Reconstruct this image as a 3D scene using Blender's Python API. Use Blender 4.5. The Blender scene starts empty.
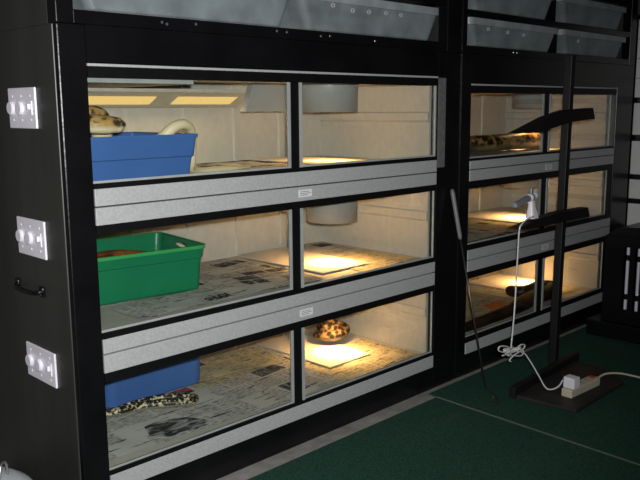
import bpy, bmesh, math, random
from math import sin, cos, pi, radians
from mathutils import Vector, Matrix
random.seed(4)
S = bpy.context.scene
COL = S.collection

# ------------------------------------------------------------------ materials
def new_mat(name):
    m = bpy.data.materials.new(name); m.use_nodes = True
    nt = m.node_tree; nt.nodes.clear()
    out = nt.nodes.new('ShaderNodeOutputMaterial')
    return m, nt, out

def ramp(nt, stops, interp='LINEAR'):
    r = nt.nodes.new('ShaderNodeValToRGB'); cr = r.color_ramp; cr.interpolation = interp
    while len(cr.elements) < len(stops): cr.elements.new(0.5)
    for e, (p, c) in zip(cr.elements, stops):
        e.position = p; e.color = (*c, 1)
    return r

def plain(name, col, rough=0.5, metal=0.0, var=0.15, scale=20, bump=0.0, spec=0.5, stretch=(1, 1, 1), coat=0.0, bscale=None):
    m, nt, out = new_mat(name)
    b = nt.nodes.new('ShaderNodeBsdfPrincipled')
    b.inputs['Roughness'].default_value = rough; b.inputs['Metallic'].default_value = metal
    b.inputs['Specular IOR Level'].default_value = spec; b.inputs['Coat Weight'].default_value = coat
    tc = nt.nodes.new('ShaderNodeTexCoord'); mp = nt.nodes.new('ShaderNodeMapping')
    mp.inputs['Scale'].default_value = stretch
    nt.links.new(tc.outputs['Object'], mp.inputs['Vector'])
    n = nt.nodes.new('ShaderNodeTexNoise'); n.inputs['Scale'].default_value = scale; n.inputs['Detail'].default_value = 5
    nt.links.new(mp.outputs['Vector'], n.inputs['Vector'])
    lo = tuple(c * (1 - var) for c in col); hi = tuple(min(1, c * (1 + var)) for c in col)
    r = ramp(nt, [(0.3, lo), (0.7, hi)])
    nt.links.new(n.outputs['Fac'], r.inputs['Fac']); nt.links.new(r.outputs['Color'], b.inputs['Base Color'])
    if bump:
        n2 = nt.nodes.new('ShaderNodeTexNoise'); n2.inputs['Scale'].default_value = bscale or scale * 3
        nt.links.new(mp.outputs['Vector'], n2.inputs['Vector'])
        bp = nt.nodes.new('ShaderNodeBump'); bp.inputs['Strength'].default_value = bump; bp.inputs['Distance'].default_value = 0.004
        nt.links.new(n2.outputs['Fac'], bp.inputs['Height']); nt.links.new(bp.outputs['Normal'], b.inputs['Normal'])
    nt.links.new(b.outputs['BSDF'], out.inputs['Surface'])
    return m

def glow(name, col, strength):
    m, nt, out = new_mat(name)
    e = nt.nodes.new('ShaderNodeEmission'); e.inputs['Color'].default_value = (*col, 1); e.inputs['Strength'].default_value = strength
    nt.links.new(e.outputs['Emission'], out.inputs['Surface'])
    return m

def pane_glass(name, tint=(0.95, 0.97, 0.96)):
    m, nt, out = new_mat(name)
    t = nt.nodes.new('ShaderNodeBsdfTransparent'); t.inputs['Color'].default_value = (*tint, 1)
    g = nt.nodes.new('ShaderNodeBsdfGlossy'); g.inputs['Roughness'].default_value = 0.02
    f = nt.nodes.new('ShaderNodeFresnel')
    ge = nt.nodes.new('ShaderNodeNewGeometry'); mi = nt.nodes.new('ShaderNodeMix')   # same reflectance on both faces of the thin pane
    mi.inputs[2].default_value = 1.42; mi.inputs[3].default_value = 1 / 1.42
    nt.links.new(ge.outputs['Backfacing'], mi.inputs[0]); nt.links.new(mi.outputs[0], f.inputs['IOR'])
    mx = nt.nodes.new('ShaderNodeMixShader')
    nt.links.new(f.outputs['Fac'], mx.inputs['Fac']); nt.links.new(t.outputs[0], mx.inputs[1]); nt.links.new(g.outputs[0], mx.inputs[2])
    nt.links.new(mx.outputs[0], out.inputs['Surface'])
    return m

def cloudy_plastic(name, col, clear=0.4, rough=0.35):
    m, nt, out = new_mat(name)
    t = nt.nodes.new('ShaderNodeBsdfTransparent'); t.inputs['Color'].default_value = (0.9, 0.95, 0.97, 1)
    b = nt.nodes.new('ShaderNodeBsdfPrincipled'); b.inputs['Base Color'].default_value = (*col, 1); b.inputs['Roughness'].default_value = rough
    tc = nt.nodes.new('ShaderNodeTexCoord'); n = nt.nodes.new('ShaderNodeTexNoise'); n.inputs['Scale'].default_value = 9
    nt.links.new(tc.outputs['Object'], n.inputs['Vector'])
    r = ramp(nt, [(0.3, tuple(c * .75 for c in col)), (0.7, tuple(c * 1.2 for c in col))])
    nt.links.new(n.outputs['Fac'], r.inputs['Fac']); nt.links.new(r.outputs['Color'], b.inputs['Base Color'])
    mx = nt.nodes.new('ShaderNodeMixShader'); mx.inputs['Fac'].default_value = 1 - clear
    nt.links.new(t.outputs[0], mx.inputs[1]); nt.links.new(b.outputs[0], mx.inputs[2]); nt.links.new(mx.outputs[0], out.inputs['Surface'])
    return m

def newsprint(name, seed, dark=0.5, scale=1.0, tint=(1, 1, 1)):
    """columns of print, headlines and grey pictures on newsprint paper"""
    m, nt, out = new_mat(name)
    b = nt.nodes.new('ShaderNodeBsdfPrincipled'); b.inputs['Roughness'].default_value = 0.9; b.inputs['Specular IOR Level'].default_value = 0.1
    L = nt.links
    tc = nt.nodes.new('ShaderNodeTexCoord'); mp = nt.nodes.new('ShaderNodeMapping')
    mp.inputs['Location'].default_value = (seed * 1.37, seed * 0.71, 0)
    L.new(tc.outputs['Object'], mp.inputs['Vector'])
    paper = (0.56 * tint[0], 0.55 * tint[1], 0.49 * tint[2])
    br = nt.nodes.new('ShaderNodeTexBrick')
    br.offset = 0.35; br.squash = 0.6; br.squash_frequency = 3
    br.inputs['Scale'].default_value = 1; br.inputs['Brick Width'].default_value = 0.13 * scale; br.inputs['Row Height'].default_value = 0.095 * scale
    br.inputs['Mortar Size'].default_value = 0.005; br.inputs['Mortar Smooth'].default_value = 0.1
    br.inputs['Color1'].default_value = (0, 0, 0, 1); br.inputs['Color2'].default_value = (1, 1, 1, 1); br.inputs['Mortar'].default_value = (0, 0, 0, 1)
    L.new(mp.outputs['Vector'], br.inputs['Vector'])
    # text lines, streaky and broken into words
    mp2 = nt.nodes.new('ShaderNodeMapping'); mp2.inputs['Scale'].default_value = (45, 230, 1)
    L.new(mp.outputs['Vector'], mp2.inputs['Vector'])
    n = nt.nodes.new('ShaderNodeTexNoise'); n.inputs['Scale'].default_value = 1; n.inputs['Detail'].default_value = 1
    L.new(mp2.outputs['Vector'], n.inputs['Vector'])
    txt = ramp(nt, [(0.40, tuple(p * 0.45 for p in paper)), (0.56, paper)])
    L.new(n.outputs['Fac'], txt.inputs['Fac'])
    # pictures: blotchy greys
    n3 = nt.nodes.new('ShaderNodeTexNoise'); n3.inputs['Scale'].default_value = 26; n3.inputs['Detail'].default_value = 4; n3.inputs['Distortion'].default_value = 1.6
    L.new(mp.outputs['Vector'], n3.inputs['Vector'])
    pic = ramp(nt, [(0.36, (0.02, 0.02, 0.022)), (0.52, (0.10, 0.10, 0.10)), (0.66, (0.32, 0.31, 0.29))])
    L.new(n3.outputs['Fac'], pic.inputs['Fac'])
    sel = ramp(nt, [(0.0, (0, 0, 0)), (1 - 0.32 * dark, (0, 0, 0)), (1 - 0.32 * dark + 0.02, (1, 1, 1))])
    L.new(br.outputs['Color'], sel.inputs['Fac'])
    mx = nt.nodes.new('ShaderNodeMixRGB'); L.new(sel.outputs['Color'], mx.inputs['Fac']); L.new(txt.outputs['Color'], mx.inputs[1]); L.new(pic.outputs['Color'], mx.inputs[2])
    # plain white blocks and the gutters between
    sel2 = ramp(nt, [(0.0, (1, 1, 1)), (0.16, (1, 1, 1)), (0.18, (0, 0, 0))])
    L.new(br.outputs['Color'], sel2.inputs['Fac'])
    mx2 = nt.nodes.new('ShaderNodeMixRGB'); L.new(sel2.outputs['Color'], mx2.inputs['Fac']); L.new(mx.outputs['Color'], mx2.inputs[1]); mx2.inputs[2].default_value = (*paper, 1)
    mp4 = nt.nodes.new('ShaderNodeMapping'); mp4.inputs['Scale'].default_value = (9, 62, 1); L.new(mp.outputs['Vector'], mp4.inputs['Vector'])
    n4 = nt.nodes.new('ShaderNodeTexNoise'); n4.inputs['Scale'].default_value = 1; n4.inputs['Detail'].default_value = 2; L.new(mp4.outputs['Vector'], n4.inputs['Vector'])
    hd = ramp(nt, [(0.635, (0, 0, 0)), (0.66, (1, 1, 1))]); L.new(n4.outputs['Fac'], hd.inputs['Fac'])
    mx4 = nt.nodes.new('ShaderNodeMixRGB'); L.new(hd.outputs['Color'], mx4.inputs['Fac']); L.new(mx2.outputs['Color'], mx4.inputs[1]); mx4.inputs[2].default_value = (0.05, 0.05, 0.05, 1)
    L.new(mx4.outputs['Color'], b.inputs['Base Color'])
    L.new(b.outputs['BSDF'], out.inputs['Surface'])
    return m

def snake_skin(name, stops, belly, scale=(14, 5), spot=2.2, fade=None, rough=0.35):
    """pattern runs along the body (uv.x in metres, uv.y around it), paler belly"""
    m, nt, out = new_mat(name); L = nt.links
    b = nt.nodes.new('ShaderNodeBsdfPrincipled'); b.inputs['Roughness'].default_value = rough; b.inputs['Specular IOR Level'].default_value = 0.25
    uv = nt.nodes.new('ShaderNodeUVMap'); sp = nt.nodes.new('ShaderNodeSeparateXYZ'); L.new(uv.outputs['UV'], sp.inputs[0])
    tc = nt.nodes.new('ShaderNodeTexCoord')
    v = nt.nodes.new('ShaderNodeTexVoronoi'); v.inputs['Scale'].default_value = scale[0]
    n = nt.nodes.new('ShaderNodeTexNoise'); n.inputs['Scale'].default_value = scale[0] * 1.5; n.inputs['Detail'].default_value = 3
    L.new(tc.outputs['Object'], v.inputs['Vector']); L.new(tc.outputs['Object'], n.inputs['Vector'])
    a = nt.nodes.new('ShaderNodeMath'); a.operation = 'MULTIPLY_ADD'; a.inputs[1].default_value = 0.45
    L.new(v.outputs['Distance'], a.inputs[0])
    a2 = nt.nodes.new('ShaderNodeMath'); a2.operation = 'MULTIPLY'; a2.inputs[1].default_value = 0.75
    L.new(n.outputs['Fac'], a2.inputs[0]); L.new(a2.outputs[0], a.inputs[2])
    r = ramp(nt, stops); L.new(a.outputs[0], r.inputs['Fac'])
    w = nt.nodes.new('ShaderNodeMath'); w.operation = 'PINGPONG'; w.inputs[1].default_value = 0.5   # distance of uv.y from 0 (belly at 0.75)
    w0 = nt.nodes.new('ShaderNodeMath'); w0.operation = 'ADD'; w0.inputs[1].default_value = 0.25
    L.new(sp.outputs['Y'], w0.inputs[0]); L.new(w0.outputs[0], w.inputs[0])
    br = ramp(nt, [(0.16, (1, 1, 1)), (0.24, (0, 0, 0))]); L.new(w.outputs[0], br.inputs['Fac'])
    mx = nt.nodes.new('ShaderNodeMixRGB'); L.new(br.outputs['Color'], mx.inputs['Fac']); L.new(r.outputs['Color'], mx.inputs[1]); mx.inputs[2].default_value = (*belly, 1)
    last = mx
    if fade is not None:
        cmp_ = nt.nodes.new('ShaderNodeMath'); cmp_.operation = 'GREATER_THAN'; cmp_.inputs[1].default_value = fade
        L.new(sp.outputs['X'], cmp_.inputs[0])
        mx3 = nt.nodes.new('ShaderNodeMixRGB'); L.new(cmp_.outputs[0], mx3.inputs['Fac']); L.new(mx.outputs['Color'], mx3.inputs[1]); mx3.inputs[2].default_value = (*belly, 1)
        last = mx3
    L.new(last.outputs['Color'], b.inputs['Base Color'])
    v2 = nt.nodes.new('ShaderNodeTexVoronoi'); v2.inputs['Scale'].default_value = 220; L.new(tc.outputs['Object'], v2.inputs['Vector'])
    bp = nt.nodes.new('ShaderNodeBump'); bp.inputs['Strength'].default_value = 0.25; bp.inputs['Distance'].default_value = 0.002
    L.new(v2.outputs['Distance'], bp.inputs['Height']); L.new(bp.outputs['Normal'], b.inputs['Normal'])
    L.new(b.outputs[0], out.inputs['Surface'])
    return m

BLACK = plain('black_gloss_paint', (0.0045, 0.0045, 0.005), 0.28, var=0.3, scale=6, bump=0.12, bscale=60, spec=0.35)
BLACKW = plain('black_painted_wood', (0.030, 0.032, 0.026), 0.42, var=0.45, scale=3, bump=0.2, stretch=(1, 1, 0.18), bscale=40)
CHAN = plain('glass_edge_channel', (0.40, 0.42, 0.40), 0.4, metal=0.2, var=0.08)
GASKET = plain('black_rubber', (0.004, 0.004, 0.004), 0.5, var=0.2, spec=0.2)
ALU = plain('brushed_aluminium', (0.43, 0.44, 0.43), 0.55, metal=0.15, var=0.10, scale=120, bump=0.05, spec=0.3)
DALU = plain('dull_aluminium_and_sheen', (0.22, 0.22, 0.22), 0.35, metal=0.4, var=0.2, scale=60)  # metal of the side trims, also the flash sheen painted on the near stile
ALUP = plain('polished_aluminium', (0.72, 0.72, 0.72), 0.3, metal=0.5, var=0.05)
SHELL = plain('moulded_cage_plastic', (0.50, 0.47, 0.40), 0.55, var=0.06, scale=45, bump=0.25, stretch=(1, 1, .6), bscale=160)
GREYM = plain('grey_lamp_metal', (0.30, 0.32, 0.31), 0.4, var=0.06, scale=12)
GREYD = plain('grey_ceiling_panel', (0.32, 0.33, 0.31), 0.6, var=0.1)
TILE = plain('pale_board', (0.62, 0.58, 0.50), 0.6, var=0.05, scale=8)
GLASS = pane_glass('sliding_glass')
GLOWP = glow('lamp_diffuser', (1.0, 0.67, 0.22), 0.95)
BULB = glow('bulb_glow', (1.0, 0.7, 0.35), 12)
BLUE = plain('blue_plastic', (0.055, 0.135, 0.36), 0.38, var=0.06, scale=5)
GREEN = plain('green_plastic', (0.014, 0.235, 0.105), 0.35, var=0.08, scale=5)
def translucent(m, col, fac):
    nt = m.node_tree; out = [n for n in nt.nodes if n.type == 'OUTPUT_MATERIAL'][0]; b = [n for n in nt.nodes if n.type == 'BSDF_PRINCIPLED'][0]
    t = nt.nodes.new('ShaderNodeBsdfTranslucent'); t.inputs['Color'].default_value = (*col, 1); mx = nt.nodes.new('ShaderNodeMixShader'); mx.inputs['Fac'].default_value = fac
    nt.links.new(b.outputs[0], mx.inputs[1]); nt.links.new(t.outputs[0], mx.inputs[2]); nt.links.new(mx.outputs[0], out.inputs['Surface'])
translucent(GREEN, (0.06, 0.75, 0.22), 0.3)
GREENR = plain('green_plastic_rim', (0.045, 0.33, 0.09), 0.35, var=0.08, scale=5)
WHITE = plain('white_plastic', (0.82, 0.79, 0.84), 0.35, var=0.04)
WHITEC = plain('white_cable', (0.60, 0.60, 0.58), 0.45, var=0.05)
BEIGE = plain('beige_plastic', (0.52, 0.48, 0.36), 0.4, var=0.05)
RED = plain('red_switch', (0.45, 0.04, 0.02), 0.35, var=0.05)
SILVER = plain('silver_plastic', (0.33, 0.37, 0.40), 0.25, metal=0.5, var=0.08)
STEEL = plain('steel', (0.45, 0.44, 0.42), 0.3, metal=0.9, var=0.1)
DSTEEL = plain('dark_steel', (0.10, 0.095, 0.09), 0.3, metal=0.8, var=0.2)
GRIP = plain('grey_grip', (0.16, 0.16, 0.16), 0.5, var=0.15, scale=60)
TUBP = cloudy_plastic('cloudy_plastic', (0.30, 0.34, 0.345), 0.52)
TUBR = cloudy_plastic('cloudy_plastic_rim', (0.34, 0.38, 0.38), 0.2)
PAPERL = plain('pale_liner_paper', (0.55, 0.50, 0.44), 0.9, var=0.2, scale=14)
PAPERO = plain('straw_bedding', (0.55, 0.38, 0.20), 0.9, var=0.35, scale=30)
CONC = plain('bare_concrete', (0.26, 0.25, 0.225), 0.9, var=0.25, scale=14, bump=0.3)
CARPET = plain('dark_green_carpet', (0.026, 0.070, 0.050), 1.0, var=0.45, scale=170, bump=0.7, spec=0.05, bscale=500)
SEAM = plain('carpet_edge_binding', (0.14, 0.15, 0.135), 1.0, var=0.2, scale=60, spec=0.05)
STANDW = plain('black_stained_wood', (0.006, 0.0045, 0.0045), 0.5, var=0.35, scale=8, bump=0.2, stretch=(1, 1, .3))
BOARDW = plain('dark_brown_board', (0.016, 0.0125, 0.012), 0.6, var=0.3, scale=10, bump=0.2)
WALLM = plain('dull_room_wall', (0.10, 0.10, 0.095), 0.9, var=0.06, scale=4)
DRAWER = plain('pale_grey_drawer_front', (0.86, 0.88, 0.83), 0.5, var=0.06, scale=10)
INK = plain('black_print', (0.01, 0.01, 0.01), 0.8, var=0.0)
PINKS = plain('sticker_paper', (0.72, 0.70, 0.69), 0.6, var=0.05, scale=200)
REDP = plain('red_print', (0.38, 0.05, 0.03), 0.85, var=0.3, scale=50)
ORGP = plain('orange_print', (0.55, 0.17, 0.03), 0.85, var=0.4, scale=50)
DARKP = plain('grey_picture_print', (0.12, 0.12, 0.118), 0.85, var=0.2, scale=60)
def _pic():
    nt = DARKP.node_tree; r = [n for n in nt.nodes if n.type == 'VALTORGB'][0]; n = [n for n in nt.nodes if n.type == 'TEX_NOISE'][0]; m = [n for n in nt.nodes if n.type == 'MAPPING'][0]
    n.inputs['Scale'].default_value = 22; n.inputs['Distortion'].default_value = 0.8; m.inputs['Scale'].default_value = (0.6, 1.6, 1); m.inputs['Rotation'].default_value = (0, 0, 0.5)
    r.color_ramp.elements[0].position = 0.42; r.color_ramp.elements[0].color = (0.018, 0.019, 0.02, 1); r.color_ramp.elements[1].position = 0.60; r.color_ramp.elements[1].color = (0.36, 0.36, 0.33, 1)
_pic()

# ------------------------------------------------------------------ mesh helpers
class MB:
    def __init__(self): self.v = []; self.f = []; self.uv = {}
    def add(self, vs, fs):
        o = len(self.v); self.v += [tuple(p) for p in vs]; self.f += [tuple(i + o for i in f) for f in fs]; return o
    def box(self, x0, x1, y0, y1, z0, z1):
        vs = [(x, y, z) for x in (x0, x1) for y in (y0, y1) for z in (z0, z1)]
        self.add(vs, [(0, 1, 3, 2), (4, 6, 7, 5), (0, 4, 5, 1), (2, 3, 7, 6), (0, 2, 6, 4), (1, 5, 7, 3)]); return self
    def prism(self, poly, axis, a, b):
        """closed outline in the two other axes, swept along axis from a to b"""
        n = len(poly)
        def pt(p, t):
            return {'x': (t, p[0], p[1]), 'y': (p[0], t, p[1]), 'z': (p[0], p[1], t)}[axis]
        vs = [pt(p, a) for p in poly] + [pt(p, b) for p in poly]
        fs = [tuple(range(n))[::-1], tuple(range(n, 2 * n))] + [(i, (i + 1) % n, n + (i + 1) % n, n + i) for i in range(n)]
        self.add(vs, fs); return self
    def rings(self, rs, cap0=True, cap1=True):
        n = len(rs[0]); o = self.add([p for r in rs for p in r], [])
        for k in range(len(rs) - 1):
            for i in range(n):
                j = (i + 1) % n
                self.f.append((o + k * n + i, o + k * n + j, o + (k + 1) * n + j, o + (k + 1) * n + i))
        if cap0: self.f.append(tuple(o + i for i in range(n))[::-1])
        if cap1: self.f.append(tuple(o + (len(rs) - 1) * n + i for i in range(n)))
        return self
    def lathe(self, prof, c=(0, 0, 0), n=32, axis='z', closed=False):
        rs = []
        for r, h in prof:
            ring = []
            for i in range(n):
                a = 2 * pi * i / n; u, w = r * cos(a), r * sin(a)
                p = {'z': (u, w, h), 'x': (h, u, w), 'y': (w, h, u)}[axis]
                ring.append((p[0] + c[0], p[1] + c[1], p[2] + c[2]))
            rs.append(ring)
        if closed: rs.append(rs[0])
        return self.rings(rs, not closed, not closed)
    def tube(self, pts, rad, n=10, flat=1.0):
        P = [Vector(p) for p in pts]; m = len(P)
        R = rad if isinstance(rad, (list, tuple)) else [rad] * m
        T = [(P[min(i + 1, m - 1)] - P[max(i - 1, 0)]).normalized() for i in range(m)]
        up = Vector((0, 0, 1)) if abs(T[0].z) < 0.9 else Vector((0, -1, 0))
        rs = []
        for i in range(m):
            up = (up - T[i] * up.dot(T[i])).normalized(); sd = T[i].cross(up)
            rs.append([tuple(P[i] + (sd * cos(2 * pi * k / n) + up * sin(2 * pi * k / n) * flat) * R[i]) for k in range(n)])
        return self.rings(rs)
    def build(self, name, mat, parent=None, bevel=0.0, smooth=False, seg=2):
        me = bpy.data.meshes.new(name); me.from_pydata(self.v, [], self.f)
        bm = bmesh.new(); bm.from_mesh(me); bmesh.ops.recalc_face_normals(bm, faces=bm.faces); bm.to_mesh(me); bm.free()
        o = bpy.data.objects.new(name, me); COL.objects.link(o)
        me.materials.append(mat)
        if smooth:
            for p in me.polygons: p.use_smooth = True
        if bevel:
            b = o.modifiers.new('bevel', 'BEVEL'); b.width = bevel; b.segments = seg; b.limit_method = 'ANGLE'; b.angle_limit = radians(40)
        if parent: adopt(o, parent)
        return o

def basis(p):
    M = Matrix.LocRotScale(p.location, p.rotation_euler, p.scale)
    return basis(p.parent) @ p.matrix_parent_inverse @ M if p.parent else M
def adopt(o, parent):
    """child keeps its world position"""
    o.parent = parent; o.matrix_parent_inverse = basis(parent).inverted()
def adopt_local(o, parent):
    o.parent = parent

def tag(o, label, cat, group=None, kind=None):
    if label: o['label'] = label
    if cat: o['category'] = cat
    if group: o['group'] = group
    if kind: o['kind'] = kind
    return o
def thing(name, label, cat, loc, group=None, rz=0.0):
    o = bpy.data.objects.new(name, None); COL.objects.link(o); o.location = loc; o.rotation_euler = (0, 0, rz)
    o.empty_display_size = 0.05
    return tag(o, label, cat, group)
def struct(o): o['kind'] = 'structure'; return o

def catmull(pts, n=8):
    P = [Vector(p) for p in pts]; P = [2 * P[0] - P[1]] + P + [2 * P[-1] - P[-2]]
    out = []
    for i in range(1, len(P) - 2):
        a, b, c, d = P[i - 1], P[i], P[i + 1], P[i + 2]
        for k in range(n):
            t = k / n
            out.append(0.5 * (2 * b + (c - a) * t + (2 * a - 5 * b + 4 * c - d) * t * t + (3 * b - a - 3 * c + d) * t ** 3))
    out.append(P[-2]); return out

def rrect(hw, hd, r, z, n=6, cx=0, cy=0):
    out = []
    for (sx, sy, a0) in ((1, 1, 0), (-1, 1, pi / 2), (-1, -1, pi), (1, -1, 1.5 * pi)):
        for k in range(n + 1):
            a = a0 + k / n * pi / 2
            out.append((cx + sx * (hw - r) + r * cos(a), cy + sy * (hd - r) + r * sin(a), z))
    return out

# ------------------------------------------------------------------ room
struct(MB().box(-1.6, 5.6, -3.2, 1.2, -0.1, 0).build('floor', CONC))
struct(MB().box(-1.6, 5.6, 1.1, 1.2, 0.0, 2.5).build('wall_back', WALLM))
struct(MB().box(5.5, 5.6, -3.2, 1.1, 0.0, 2.5).build('wall_right', WALLM))
struct(MB().box(-1.6, 5.6, -3.2, 1.2, 2.5, 2.6).build('ceiling', WALLM))
def carpet(label, x0, x1, y0, y1, poly=None):
    t = thing('carpet_mat', label, 'carpet', (x0, y0, 0))
    p = poly or [(x0, y0), (x1, y0), (x1, y1), (x0, y1)]
    MB().prism(p, 'z', 0.0005, 0.008).build('pile', CARPET, t)
    return t
c1 = carpet('dark green carpet mat in front of the nearer cage stack, left of the pale seam', -1.2, 2.58, -3.0, -0.085,
            [(-1.2, -3.0), (2.505, -3.0), (2.594, -0.085), (-1.2, -0.085)])
MB().prism([(2.507, -3.0), (2.515, -3.0), (2.604, -0.085), (2.596, -0.085)], 'z', 0.0005, 0.0088).build('edge_binding', SEAM, c1)
c2 = carpet('dark green carpet mat under the crossarm stand, right of the pale seam', 2.6, 5.4, -3.0, -0.03,
            [(2.521, -3.0), (5.4, -3.0), (5.4, -0.035), (2.612, -0.035)])

# ------------------------------------------------------------------ cage racks (the black frames)
FZ = 1.475
def rack(label, x0, x1, xl, xr, head):
    t = thing('cage_rack', label, 'rack', (x0, 0, 0))
    MB().box(x0 + 0.002, xl, 0, 0.022, 0, FZ).build('stile', BLACK, t, bevel=0.004)
    MB().box(xr, x1, 0, 0.022, 0, FZ).build('stile', BLACK, t, bevel=0.004)
    MB().box(xl, xr, 0.001, 0.022, head, FZ).build('header_board', BLACK, t)
    MB().box(xl, xr, 0.002, 0.022, 0.0, 0.099).build('base_board', BLACK, t)
    MB().box(x0, x0 + 0.022, 0.022, 0.76, 0, FZ).build('side_panel', BLACKW, t, bevel=0.003)
    MB().box(x1 - 0.022, x1, 0.022, 0.76, 0, FZ).build('side_panel', BLACKW, t)
    MB().box(x0 + 0.022, x1 - 0.022, 0.74, 0.76, 0, FZ).build('back_panel', BLACKW, t)
    MB().box(x0 + 0.022, x1 - 0.022, 0.022, 0.74, FZ - 0.02, FZ).build('top_board', BLACKW, t)
    return t
R1 = rack('tall black wooden rack of three cages, nearer of two, with white dimmers on its side', 0.997, 2.847, 1.083, 2.684, 1.3745)
R2 = rack('black wooden rack of three cages at the right, behind the crossarm stand', 2.853, 4.590, 2.930, 4.382, 1.3485)

MB().box(2.687, 2.738, -0.0015, 0.0005, 0.99, 1.366).build('stile_sheen', DALU, R1)['label'] = 'painted grey flash sheen on the stile'  # flash highlight on glossy black paint, laid on as a thin grey strip
def plate(zc, h, y0, y1):
    x = 0.997
    p = MB().box(x - 0.007, x, y0, y1, zc - h / 2, zc + h / 2).build('dimmer_plate', WHITE, R1, bevel=0.003)
    p['label'] = 'white three gang dimmer plate'
    w = y1 - y0
    for k, yy in enumerate((y1 - w * 0.17, y1 - w * 0.5, y1 - w * 0.83)):
        if k < 2:
            MB().lathe([(0.016, -0.007), (0.021, -0.010), (0.020, -0.016), (0.017, -0.019), (0.0, -0.019)][::-1], (x, yy, zc), 24, 'x').build('dimmer_knob', WHITE, p, smooth=False)
        else:
            MB().box(x - 0.010, x - 0.007, yy - 0.012, yy + 0.012, zc - 0.02, zc + 0.02).box(x - 0.018, x - 0.010, yy - 0.006, yy + 0.006, zc - 0.004, zc + 0.012).build('toggle_switch', WHITE, p, bevel=0.001)
        for s in (-1, 1):
            MB().lathe([(0.0, -0.0085), (0.0035, -0.0085), (0.0035, -0.006)], (x, yy, zc + s * 0.034), 10, 'x').build('plate_screw', WHITE, p)
plate(1.251, 0.117, 0.137, 0.314)
plate(0.870, 0.114, 0.135, 0.318)
plate(0.477, 0.108, 0.124, 0.316)
hp = catmull([(0.997, 0.348, 0.711), (0.985, 0.345, 0.709), (0.978, 0.32, 0.706), (0.977, 0.266, 0.704), (0.978, 0.212, 0.706), (0.985, 0.188, 0.709), (0.997, 0.184, 0.711)], 6)
ph = MB().tube(hp, 0.007, 10); ph.box(0.992, 0.997, 0.334, 0.366, 0.695, 0.727); ph.box(0.992, 0.997, 0.166, 0.198, 0.695, 0.727)
ho = ph.build('pull_handle', BLACK, R1, smooth=False)
for yy in (0.342, 0.358, 0.174, 0.190):
    MB().lathe([(0.0, -0.007), (0.004, -0.0065), (0.005, -0.005)], (0.997, yy, 0.719 if yy in (0.342, 0.174) else 0.703), 8, 'x').build('screw', STEEL, ho)

# ------------------------------------------------------------------ cages
def cage(label, x0, x1, wx0, wx1, z_floor, g0, g1, rail_lo, rail_hi, mull, group, trim=GASKET):
    """x0..x1 front opening; wx0..wx1 inside walls; glass g0..g1; aluminium rails (lo0,lo1) and (hi0,hi1)"""
    t = thing('reptile_cage', label, 'cage', ((x0 + x1) / 2, 0.3, rail_lo[0] + 0.0002), group)
    zt = g1 + 0.012                                   # inside ceiling
    th = 0.012
    lz = z_floor + 0.162
    sh = MB()
    zb = z_floor - 0.012
    D = 0.68
    sh.box(wx0 - th, wx1 + th, 0.026, D + th, zb, z_floor)
    sh.box(wx0 - th, wx1 + th, 0.026, D + th, zt, zt + 0.008)
    sh.box(wx0 - th, wx1 + th, D, D + th, z_floor, zt)
    # side walls with a moulded ledge
    for (a, s) in ((wx0, -1), (wx1, 1)):
        pr = [(a + s * th, z_floor), (a, z_floor), (a, lz), (a - s * 0.010, lz + 0.010), (a - s * 0.010, lz + 0.040), (a - s * 0.003, lz + 0.046), (a - s * 0.003, zt), (a + s * th, zt)]
        sh.prism([(p[0], p[1]) for p in pr], 'y', 0.026, D)
    shell = sh.build('shell', SHELL, t)
    k = wx1 - 0.27
    rib = []
    while k > wx0 + 0.05:
        MB().prism([(k - 0.007, D), (k - 0.003, D - 0.008), (k + 0.003, D - 0.008), (k + 0.007, D)], 'z', z_floor, zt - 0.001).build('wall_rib', SHELL, shell)
        k -= 0.262
    # front
    MB().box(x0, x1, -0.002, 0.024, rail_lo[0] + 0.0022, rail_lo[1]).build('lower_rail', ALU, t, bevel=0.0015)
    MB().box(x0, x1, -0.002, 0.024, rail_hi[0], rail_hi[1] - 0.0022).build('upper_rail', ALU, t, bevel=0.0015)
    MB().box(x0, x1, 0.001, 0.025, rail_lo[1], g0).build('gasket', GASKET, t)
    MB().box(x0, x1, 0.001, 0.025, g1, rail_hi[0]).build('gasket', GASKET, t)
    m0, m1, m2, m3 = mull
    gl = MB().box(x0, m0, 0.009, 0.013, g0, g1).build('glass_door', GLASS, t)
    MB().box(m0, m1, 0.006, 0.014, g0, g1).build('edge_channel', CHAN, gl)
    MB().box(x0, m0, 0.007, 0.0088, g0, g0 + 0.007).build('edge_strip', CHAN, gl)
    MB().box(m1, m2, 0.004, 0.016, g0, g1).build('mullion', GASKET, t, bevel=0.002)
    xe = x1 - (0.009 if x1 < 3 else 0.064)
    gr = MB().box(m3, xe, 0.009, 0.013, g0, g1).build('glass_door', GLASS, t)
    MB().box(m2, m3, -0.001, 0.014, g0, g1).build('edge_channel', CHAN, gr)
    MB().box(m3, xe, 0.007, 0.0088, g0, g0 + 0.007).build('edge_strip', CHAN, gr)
    MB().box(xe, xe + 0.004, 0.005, 0.013, g0, g1).build('edge_channel', CHAN, gr)
    MB().box(xe + 0.004, x1, 0.004, 0.022, g0, g1).build('side_trim', trim, t, bevel=0.003)
    return t, shell, zt

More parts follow.
